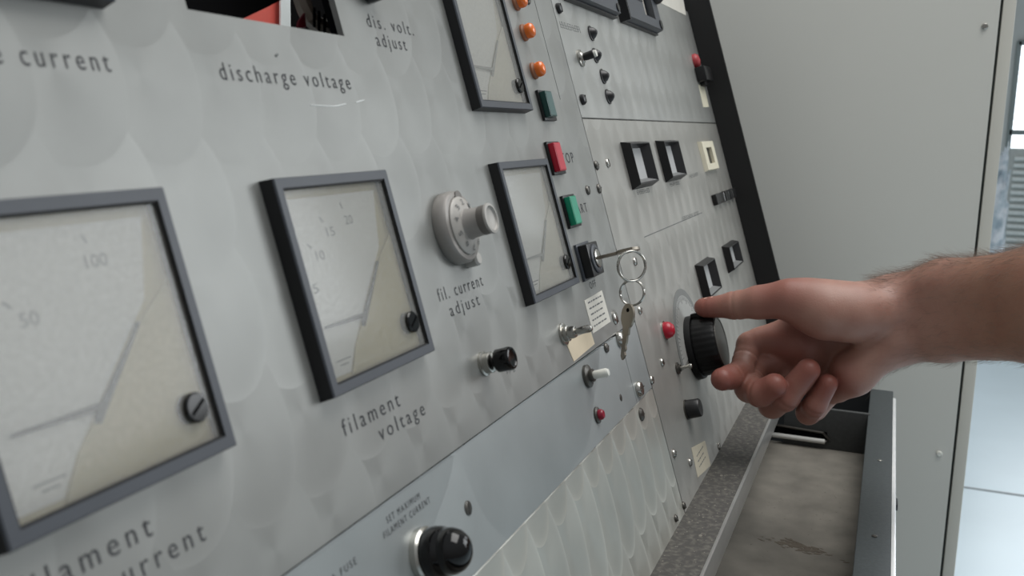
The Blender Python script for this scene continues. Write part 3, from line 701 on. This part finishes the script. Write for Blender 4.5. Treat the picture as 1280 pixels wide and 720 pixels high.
PANE = mat('bright_daylight_pane', (236, 244, 250), .2, emit=3.0, var=.01)
FRAMEM = mat('grey_window_frame', (122, 132, 132), .5)
wf = bpy.data.objects.new('window_1', None); C.objects.link(wf); wf.location = (XW, -1.28, CAM_Z + .13); tag(wf, 'bright daylight window in the far wall', None, kind='structure')
def fbox(name, y0, y1, z0, z1, material, x0=-.02, x1=.05):
    return wbox(name, x0, x1, y0 + 1.28, y1 + 1.28, z0 - CAM_Z - .13, z1 - CAM_Z - .13, material, wf, 4 if material is FRAMEM else 0)
for y in (-.80, -1.80): fbox('window_frame', y, y + .035, CAM_Z - .40, CAM_Z + .66, FRAMEM)
for z in (-.40, -.015, .63): fbox('window_frame', -1.8, -.775, CAM_Z + z, CAM_Z + z + .04, FRAMEM)
fbox('window_pane', -1.77, -.80, CAM_Z - .40, CAM_Z + .66, PANE, .03, .04)
# louvred grey unit and wrapped bundle in front of the window
t = thing('louvred_unit', Matrix.Translation((6.4, -.735, 0)), 'blurred grey louvred unit in the distance under the bright window', 'heater')
bm = NB(); box(bm, 0, 300, -420, 95, 0, 1010, 8); finish('casing', bm, mat('grey_louvre', (186, 192, 190), .5), t)
for k in range(14):
    bm = NB(); box(bm, -22, 4, -415, 70, 420 + 40 * k, 442 + 40 * k, 4); finish('louvre', bm, mat('pale_louvre', (224, 230, 228), .5), t)
WRAP = mat('pale_plastic_film', (214, 230, 240), .12, 0, var=.2, scale=14, bump=1.0, rgb2=(246, 250, 255), fac=(.4, .6))
bm = NB(); bmesh.ops.create_icosphere(bm, subdivisions=5, radius=1)
for q in bm.verts:
    d = q.co.normalized(); w = 1 + .10 * math.sin(9 * d.x + 4 * d.z) + .08 * math.sin(17 * d.z + 5 * d.y) + .05 * math.sin(31 * d.y + 11 * d.x)
    q.co = Vector((d.x * .08 * w, d.y * .048 * w, d.z * .52 * w + .47))
    if q.co.z < 0: q.co.z = 0
tag(finish('wrapped_bundle', bm, WRAP, None, Matrix.Translation((5.9, -.56, .0)), smooth=1.2), 'pale bluish plastic wrapped bundle in front of the louvred unit', 'bundle')

# ------------------------------------------------------------------ the hand and forearm
def P3(x, y, t): return np.array([(x - CX) / F * t, (y - CY) / F * t, t])
MMP = 1e-3
def seg(p, a, ra, b, rb):
    ab = b - a; k = np.clip(((p - a) @ ab) / (ab @ ab), 0, 1)
    return np.linalg.norm(p - a - k[..., None] * ab, axis=-1) - (ra + (rb - ra) * k)
def chain(*j): return [(P3(x, y, t), r * MMP) for x, y, t, r in j]
thumb = chain((1062, 392, .704, 19), (985, 374, .712, 14.4), (948, 378, .722, 12.2), (920, 381.5, .732, 10.6), (884, 384.5, .742, 7.6), (878, 384, .744, 6.4))
index = chain((992, 416, .750, 13), (937, 431, .752, 9.8), (932, 449, .746, 9.4), (926, 465, .734, 9.2), (914, 471, .722, 9.0), (903, 474, .715, 8.7))
middle = chain((1008, 438, .750, 12.5), (944, 459, .750, 10.2), (938, 474, .742, 10.4), (936, 485, .728, 10.6), (950, 492, .713, 9.8), (968, 482, .704, 9.2))
ring = chain((1030, 452, .750, 12), (972, 494, .744, 10.4), (965, 506, .730, 10.2), (982, 497, .713, 9.8), (1010, 463, .705, 8.9))
pinky = chain((1052, 468, .746, 11), (1018, 510, .738, 9.2), (1010, 516, .728, 8.8), (1018, 507, .715, 8.4), (1034, 480, .708, 7.6))
fingers = [thumb, index, middle, ring, pinky]
palm = [((1120, 380, .718, 18.5), (1010, 380, .738, 16)), ((1120, 392, .722, 18), (1000, 408, .744, 14)), ((1120, 400, .722, 18), (1014, 434, .746, 13)),
        ((1118, 410, .722, 18), (1034, 450, .746, 12.5)), ((1116, 422, .718, 18), (1054, 466, .742, 12)),
        ((1118, 384, .706, 16), (1012, 380, .712, 17.5)), ((1090, 392, .702, 17), (1030, 392, .704, 19)), ((1112, 428, .708, 16), (1066, 468, .716, 15)), ((1066, 468, .718, 15), (1046, 484, .730, 12)),
        ((1002, 432, .742, 19), (951, 426, .752, 9.4)), ((1012, 446, .746, 14), (984, 462, .750, 10))]
arm = [((1120, 371, .712, 15.6), (1180, 363, .690, 21)), ((1180, 363, .690, 21), (1300, 354, .640, 24)), ((1300, 354, .640, 24), (1860, 318, .50, 33)),
       ((1122, 424, .712, 17.2), (1180, 418, .690, 18.4)), ((1180, 418, .690, 18.4), (1300, 414, .640, 20.4)), ((1300, 414, .640, 20.4), (1860, 430, .50, 31)),
       ((1122, 398, .712, 18), (1180, 390, .695, 23)), ((1180, 390, .695, 23), (1300, 384, .645, 30)), ((1300, 384, .645, 30), (1860, 376, .505, 40))]
h = .0011
allp = np.array([q[0] for f_ in fingers for q in f_] + [P3(*a[:3]) for s in palm + arm for a in s])
lo = allp.min(0) - .045; hi = allp.max(0) + .045
dims = np.ceil((hi - lo) / h).astype(int) + 1
gx = [lo[i] + h * np.arange(dims[i]) for i in range(3)]
BIG = 1.0
def blank(): return np.full(dims, BIG, np.float32)
def smin(a, b, k):
    q = np.clip(.5 + .5 * (b - a) / k, 0, 1); return b + (a - b) * q - k * q * (1 - q)
def cap(Vf, a, ra, b, rb, k):
    """join a tapered capsule into the field Vf with blend k"""
    pad = max(ra, rb) + k + .006
    i0 = np.maximum(np.floor((np.minimum(a, b) - pad - lo) / h).astype(int), 0)
    i1 = np.minimum(np.ceil((np.maximum(a, b) + pad - lo) / h).astype(int) + 1, dims)
    sl_ = tuple(slice(p, q) for p, q in zip(i0, i1))
    G = np.stack(np.meshgrid(*[gx[i][i0[i]:i1[i]] for i in range(3)], indexing='ij'), -1)
    Vf[sl_] = smin(Vf[sl_], seg(G, a, ra, b, rb), k)
def field():
    pal, ar = blank(), blank()
    for a, b in palm: cap(pal, P3(*a[:3]), a[3] * MMP, P3(*b[:3]), b[3] * MMP, .008)
    for a, b in arm: cap(ar, P3(*a[:3]), a[3] * MMP, P3(*b[:3]), b[3] * MMP, .010)
    tot = smin(pal, ar, .014)
    fs = []
    for i, f_ in enumerate(fingers):
        fd = blank()
        for (a, ra), (b, rb) in zip(f_, f_[1:]): cap(fd, a, ra, b, rb, .0035)
        (a, ra), (b, rb) = f_[0], f_[1]
        cap(tot, a, ra, a + (b - a) * .8, ra + (rb - ra) * .8, .012 if i == 0 else .003 if i == 2 else .006)
        if i == 0: cap(tot, f_[1][0], f_[1][1], f_[2][0], f_[2][1], .006)
        fs.append(fd)
    for fd in fs: tot = smin(tot, fd, .0016)
    # skin creases across the finger joints
    for i, f_ in enumerate(fingers):
        for k in range(2 if i else 3, len(f_) - 1):
            a, ra = f_[k]; d = nrm(f_[k + 1][0] - f_[k - 1][0]); pad = ra * 1.5
            i0 = np.maximum(np.floor((a - pad - lo) / h).astype(int), 0); i1 = np.minimum(np.ceil((a + pad - lo) / h).astype(int) + 1, dims)
            sl_ = tuple(slice(p, q) for p, q in zip(i0, i1))
            G = np.stack(np.meshgrid(*[gx[q][i0[q]:i1[q]] for q in range(3)], indexing='ij'), -1) - a
            sa = G @ d; rr = np.linalg.norm(G, axis=-1)
            tot[sl_] += .0007 * np.exp(-(sa / .0013) ** 2) * np.clip((pad - rr) / (.3 * pad), 0, 1)
    return tot
V = field()
def surface_nets(V, lo, h):
    ins = V < 0; nx, ny, nz = V.shape
    acc = np.zeros((nx - 1, ny - 1, nz - 1, 3)); cnt = np.zeros((nx - 1, ny - 1, nz - 1))
    cs = [(i, j, k) for i in (0, 1) for j in (0, 1) for k in (0, 1)]
    def sl(c): return tuple(slice(q, q + m_ - 1) for q, m_ in zip(c, V.shape))
    for a in cs:
        for ax_ in range(3):
            if a[ax_]: continue
            b = list(a); b[ax_] = 1; b = tuple(b)
            va, vb = V[sl(a)], V[sl(b)]; cr = (va < 0) != (vb < 0)
            t_ = np.where(cr, va / np.where(cr, va - vb, 1), 0)
            for q in range(3): acc[..., q] += np.where(cr, a[q] + (t_ if q == ax_ else 0), 0)
            cnt += cr
    act = cnt > 0; idx = -np.ones(act.shape, int); idx[act] = np.arange(act.sum())
    base = np.argwhere(act); verts = lo + h * (base + acc[act] / cnt[act][:, None])
    faces = []
    for ax_ in range(3):
        o1, o2 = [(1, 2), (2, 0), (0, 1)][ax_]
        s0 = [slice(None)] * 3; s1 = [slice(None)] * 3; s0[ax_] = slice(0, -1); s1[ax_] = slice(1, None)
        a, b = ins[tuple(s0)], ins[tuple(s1)]
        e = np.argwhere(a != b); e = e[(e[:, o1] > 0) & (e[:, o2] > 0) & (e[:, o1] < act.shape[o1]) & (e[:, o2] < act.shape[o2])]
        fl = a[tuple(e.T)]
        def sh(d1, d2):
            q = e.copy(); q[:, o1] -= d1; q[:, o2] -= d2; return idx[tuple(q.T)]
        quad = np.stack([sh(1, 1), sh(0, 1), sh(0, 0), sh(1, 0)], 1)
        quad[~fl] = quad[~fl][:, ::-1]; faces.append(quad)
    return verts, np.concatenate(faces)
hv, hf = surface_nets(V, lo, h)
hw = hv @ R.T + EYE
me = bpy.data.meshes.new('person'); me.from_pydata(hw.tolist(), [], hf.tolist()); me.validate()
me.shade_smooth()
# skin colour: redder fingertips, thumb and palm hollow
pxs = hv[:, 0] / hv[:, 2] * F + CX; pys = hv[:, 1] / hv[:, 2] * F + CY
red = np.zeros(len(hv))
for f_ in fingers:
    for q, w_ in ((f_[-1], 1.0), (f_[-2], .7)):
        d = np.linalg.norm(hv - q[0], axis=1); red = np.maximum(red, w_ * np.clip(1 - (d - .008) / .022, 0, 1))
d = np.linalg.norm(hv - P3(975, 368, .715), axis=1); red = np.maximum(red, .75 * np.clip(1 - (d - .012) / .025, 0, 1))
d = np.linalg.norm(hv - P3(985, 430, .72), axis=1); red = np.maximum(red, .8 * np.clip(1 - (d - .015) / .03, 0, 1))
hairy = np.clip((np.linalg.norm(hv - P3(1000, 420, .72), axis=1) - .075) / .06, 0, 1)
for nm, arr in (('redness', red), ('hairy', hairy)):
    at_ = me.attributes.new(nm, 'FLOAT', 'POINT'); at_.data.foreach_set('value', arr.astype(np.float32))
SK = bpy.data.materials.new('skin'); SK.use_nodes = True
nt = SK.node_tree; b = nt.nodes['Principled BSDF']; L = nt.links.new
def mixc(f_, c1, c2):
    k = nt.nodes.new('ShaderNodeMix'); k.data_type = 'RGBA'
    for i, q in ((0, f_), (6, c1), (7, c2)):
        if isinstance(q, tuple): k.inputs[i].default_value = (*lin(q), 1)
        elif isinstance(q, float): k.inputs[i].default_value = q
        else: L(q, k.inputs[i])
    return k.outputs[2]
a1 = nt.nodes.new('ShaderNodeAttribute'); a1.attribute_name = 'redness'; a2 = nt.nodes.new('ShaderNodeAttribute'); a2.attribute_name = 'hairy'
tc = nt.nodes.new('ShaderNodeTexCoord')
n1 = nt.nodes.new('ShaderNodeTexNoise'); n1.inputs['Scale'].default_value = 70; n1.inputs['Detail'].default_value = 4; L(tc.outputs['Object'], n1.inputs['Vector'])
n2 = nt.nodes.new('ShaderNodeTexNoise'); n2.inputs['Scale'].default_value = 900; n2.inputs['Detail'].default_value = 3; L(tc.outputs['Object'], n2.inputs['Vector'])
c0 = mixc(a1.outputs['Fac'], (166, 126, 112), (138, 82, 72))
c1 = mixc(a2.outputs['Fac'], c0, (150, 110, 90))
mr = nt.nodes.new('ShaderNodeMapRange'); mr.inputs['From Min'].default_value = .4; mr.inputs['From Max'].default_value = .75; mr.inputs['To Max'].default_value = .35; L(n1.outputs['Fac'], mr.inputs['Value'])
c2 = mixc(mr.outputs[0], c1, (138, 84, 70))
L(c2, b.inputs['Base Color'])
b.inputs['Roughness'].default_value = .46; b.inputs['Specular IOR Level'].default_value = .45
b.inputs['Subsurface Weight'].default_value = .18; b.inputs['Subsurface Radius'].default_value = (.005, .002, .0012); b.inputs['Subsurface Scale'].default_value = 1
bp_ = nt.nodes.new('ShaderNodeBump'); bp_.inputs['Strength'].default_value = .25; bp_.inputs['Distance'].default_value = .0006; L(n2.outputs['Fac'], bp_.inputs['Height']); L(bp_.outputs[0], b.inputs['Normal'])
me.materials.append(SK)
hand = bpy.data.objects.new('person', me); C.objects.link(hand)
tag(hand, 'bare right forearm and hand reaching in to turn the big black knob', 'person')
# thumbnail
bm = NB()
tipc, prev = thumb[-2][0], thumb[-3][0]
ax3 = nrm(tipc - prev); up3 = nrm(np.array([-.05, -1.0, .45]) - ax3 * (np.array([-.05, -1.0, .45]) @ ax3)); sd3 = np.cross(ax3, up3)
gridv = []
for i in range(9):
    row = []
    for j in range(9):
        s_ = (j / 8 - .5) * 2; l_ = i / 8
        ang = s_ * .85; rr = .0086 - .0012 * l_
        w_ = 1.0 if l_ < .8 else 1 - .25 * ((l_ - .8) / .2) * abs(s_)
        p_ = tipc + ax3 * (-.006 + .0125 * l_ * w_) + (up3 * math.cos(ang) + sd3 * math.sin(ang)) * rr
        row.append(bm.verts.new(c2w(p_)))
    gridv.append(row)
for i in range(8):
    for j in range(8): bm.faces.new((gridv[i][j], gridv[i][j + 1], gridv[i + 1][j + 1], gridv[i + 1][j]))
finish('thumbnail', bm, mat('nail', (206, 160, 144), .3), hand, smooth=1.5)
# forearm hair
nrmls = np.zeros_like(hv); fv = hv[hf]; fn_ = np.cross(fv[:, 1] - fv[:, 0], fv[:, 2] - fv[:, 0])
for k in range(4): np.add.at(nrmls, hf[:, k], fn_)
nrmls /= np.linalg.norm(nrmls, axis=1)[:, None] + 1e-12
cand = np.where((pxs > 1085) & (pxs < 1330))[0]
wt = np.clip((pxs[cand] - 1080) / 60, .05, 1) * (0.25 + 1.0 * np.clip(-nrmls[cand, 1], 0, 1) + .55 * np.clip(nrmls[cand, 1], 0, 1))
pick = rng.choice(cand, 2600, p=wt / wt.sum(), replace=False)
edge_ = cand[(nrmls[cand, 1] < -.75) & (pxs[cand] > 1095)]
top_ = rng.choice(edge_, 600, replace=False)
pick = np.concatenate([pick, top_]); long_ = np.concatenate([np.zeros(2600, bool), np.ones(600, bool)])
cu = bpy.data.curves.new('arm_hair', 'CURVE'); cu.dimensions = '3D'; cu.bevel_depth = .00006; cu.bevel_resolution = 0
for i, lg in zip(pick, long_):
    p0, nn_ = hv[i], nrmls[i]
    dr_ = nrm(np.array([-1.0, .25, .1]) + rng.normal(0, .35, 3)); dr_ = nrm(dr_ - nn_ * (dr_ @ nn_))
    Lh = rng.uniform(.008, .015) if lg else rng.uniform(.005, .011); lift = rng.uniform(.35, .85) if lg else rng.uniform(.25, .7)
    sp = cu.splines.new('POLY'); sp.points.add(3)
    for k in range(4):
        s_ = k / 3; q = p0 + dr_ * Lh * s_ + nn_ * (lift * Lh * (s_ - .45 * s_ * s_))
        sp.points[k].co = (*(R @ q + EYE), 1); sp.points[k].radius = 1 - .7 * s_
cu.materials.append(mat('brown_hair', (124, 106, 93), .5))
hh = bpy.data.objects.new('arm_hair', cu); C.objects.link(hh); hh.parent = hand; hh['kind'] = 'stuff'; hh['label'] = 'dark hair on the forearm'

# ------------------------------------------------------------------ light
w = bpy.data.worlds.new('room_light'); bpy.context.scene.world = w; w.use_nodes = True
nt = w.node_tree; bg = nt.nodes['Background']
tc = nt.nodes.new('ShaderNodeTexCoord'); sp = nt.nodes.new('ShaderNodeSeparateXYZ'); nt.links.new(tc.outputs['Generated'], sp.inputs[0])
rp = nt.nodes.new('ShaderNodeValToRGB'); mr = nt.nodes.new('ShaderNodeMapRange'); mr.inputs['From Min'].default_value = -1
nt.links.new(sp.outputs[2], mr.inputs['Value']); nt.links.new(mr.outputs[0], rp.inputs['Fac'])
e = rp.color_ramp.elements; e[0].position = .25; e[0].color = (.10, .095, .09, 1); e[1].position = .85; e[1].color = (.62, .65, .67, 1)
q = e.new(.5); q.color = (.31, .31, .305, 1)
nt.links.new(rp.outputs[0], bg.inputs['Color']); bg.inputs['Strength'].default_value = .66
def area(name, loc, target, sx, sy, power, col=(1, 1, 1)):
    l = bpy.data.lights.new(name, 'AREA'); l.shape = 'RECTANGLE'; l.size, l.size_y = sx, sy; l.energy = power; l.color = col
    o = bpy.data.objects.new(name, l); C.objects.link(o); o.location = loc
    o.rotation_euler = (Vector(target) - Vector(loc)).to_track_quat('-Z', 'Y').to_euler(); return o
area('ceiling_light', (.9, -.5, 3.0), (.7, .0, .9), 2.0, 1.2, 40, (1, .99, .97))
area('daylight_at_window', (7.4, -1.6, 2.3), (4.5, -.8, .3), 1.6, 1.2, 24, (.9, .96, 1))
area('window_light', (3.2, -2.6, 2.2), (.8, .05, 1.0), 1.8, 1.4, 34, (.93, .97, 1))

# ------------------------------------------------------------------ camera
cam = bpy.data.cameras.new('camera'); cam.sensor_width = 36; cam.lens = F / 1280 * 36; cam.clip_start = .01; cam.clip_end = 60
co = bpy.data.objects.new('camera', cam); C.objects.link(co)
Xa, Ya, Za = R @ np.array([1, 0, 0]), R @ np.array([0, -1, 0]), R @ np.array([0, 0, -1])
co.matrix_world = Matrix(((Xa[0], Ya[0], Za[0], EYE[0]), (Xa[1], Ya[1], Za[1], EYE[1]), (Xa[2], Ya[2], Za[2], EYE[2]), (0, 0, 0, 1)))
cam.dof.use_dof = True; cam.dof.focus_distance = .60; cam.dof.aperture_fstop = 19
bpy.context.scene.camera = co
bpy.context.scene.view_settings.view_transform = 'Standard'
bpy.context.scene.view_settings.look = 'None'
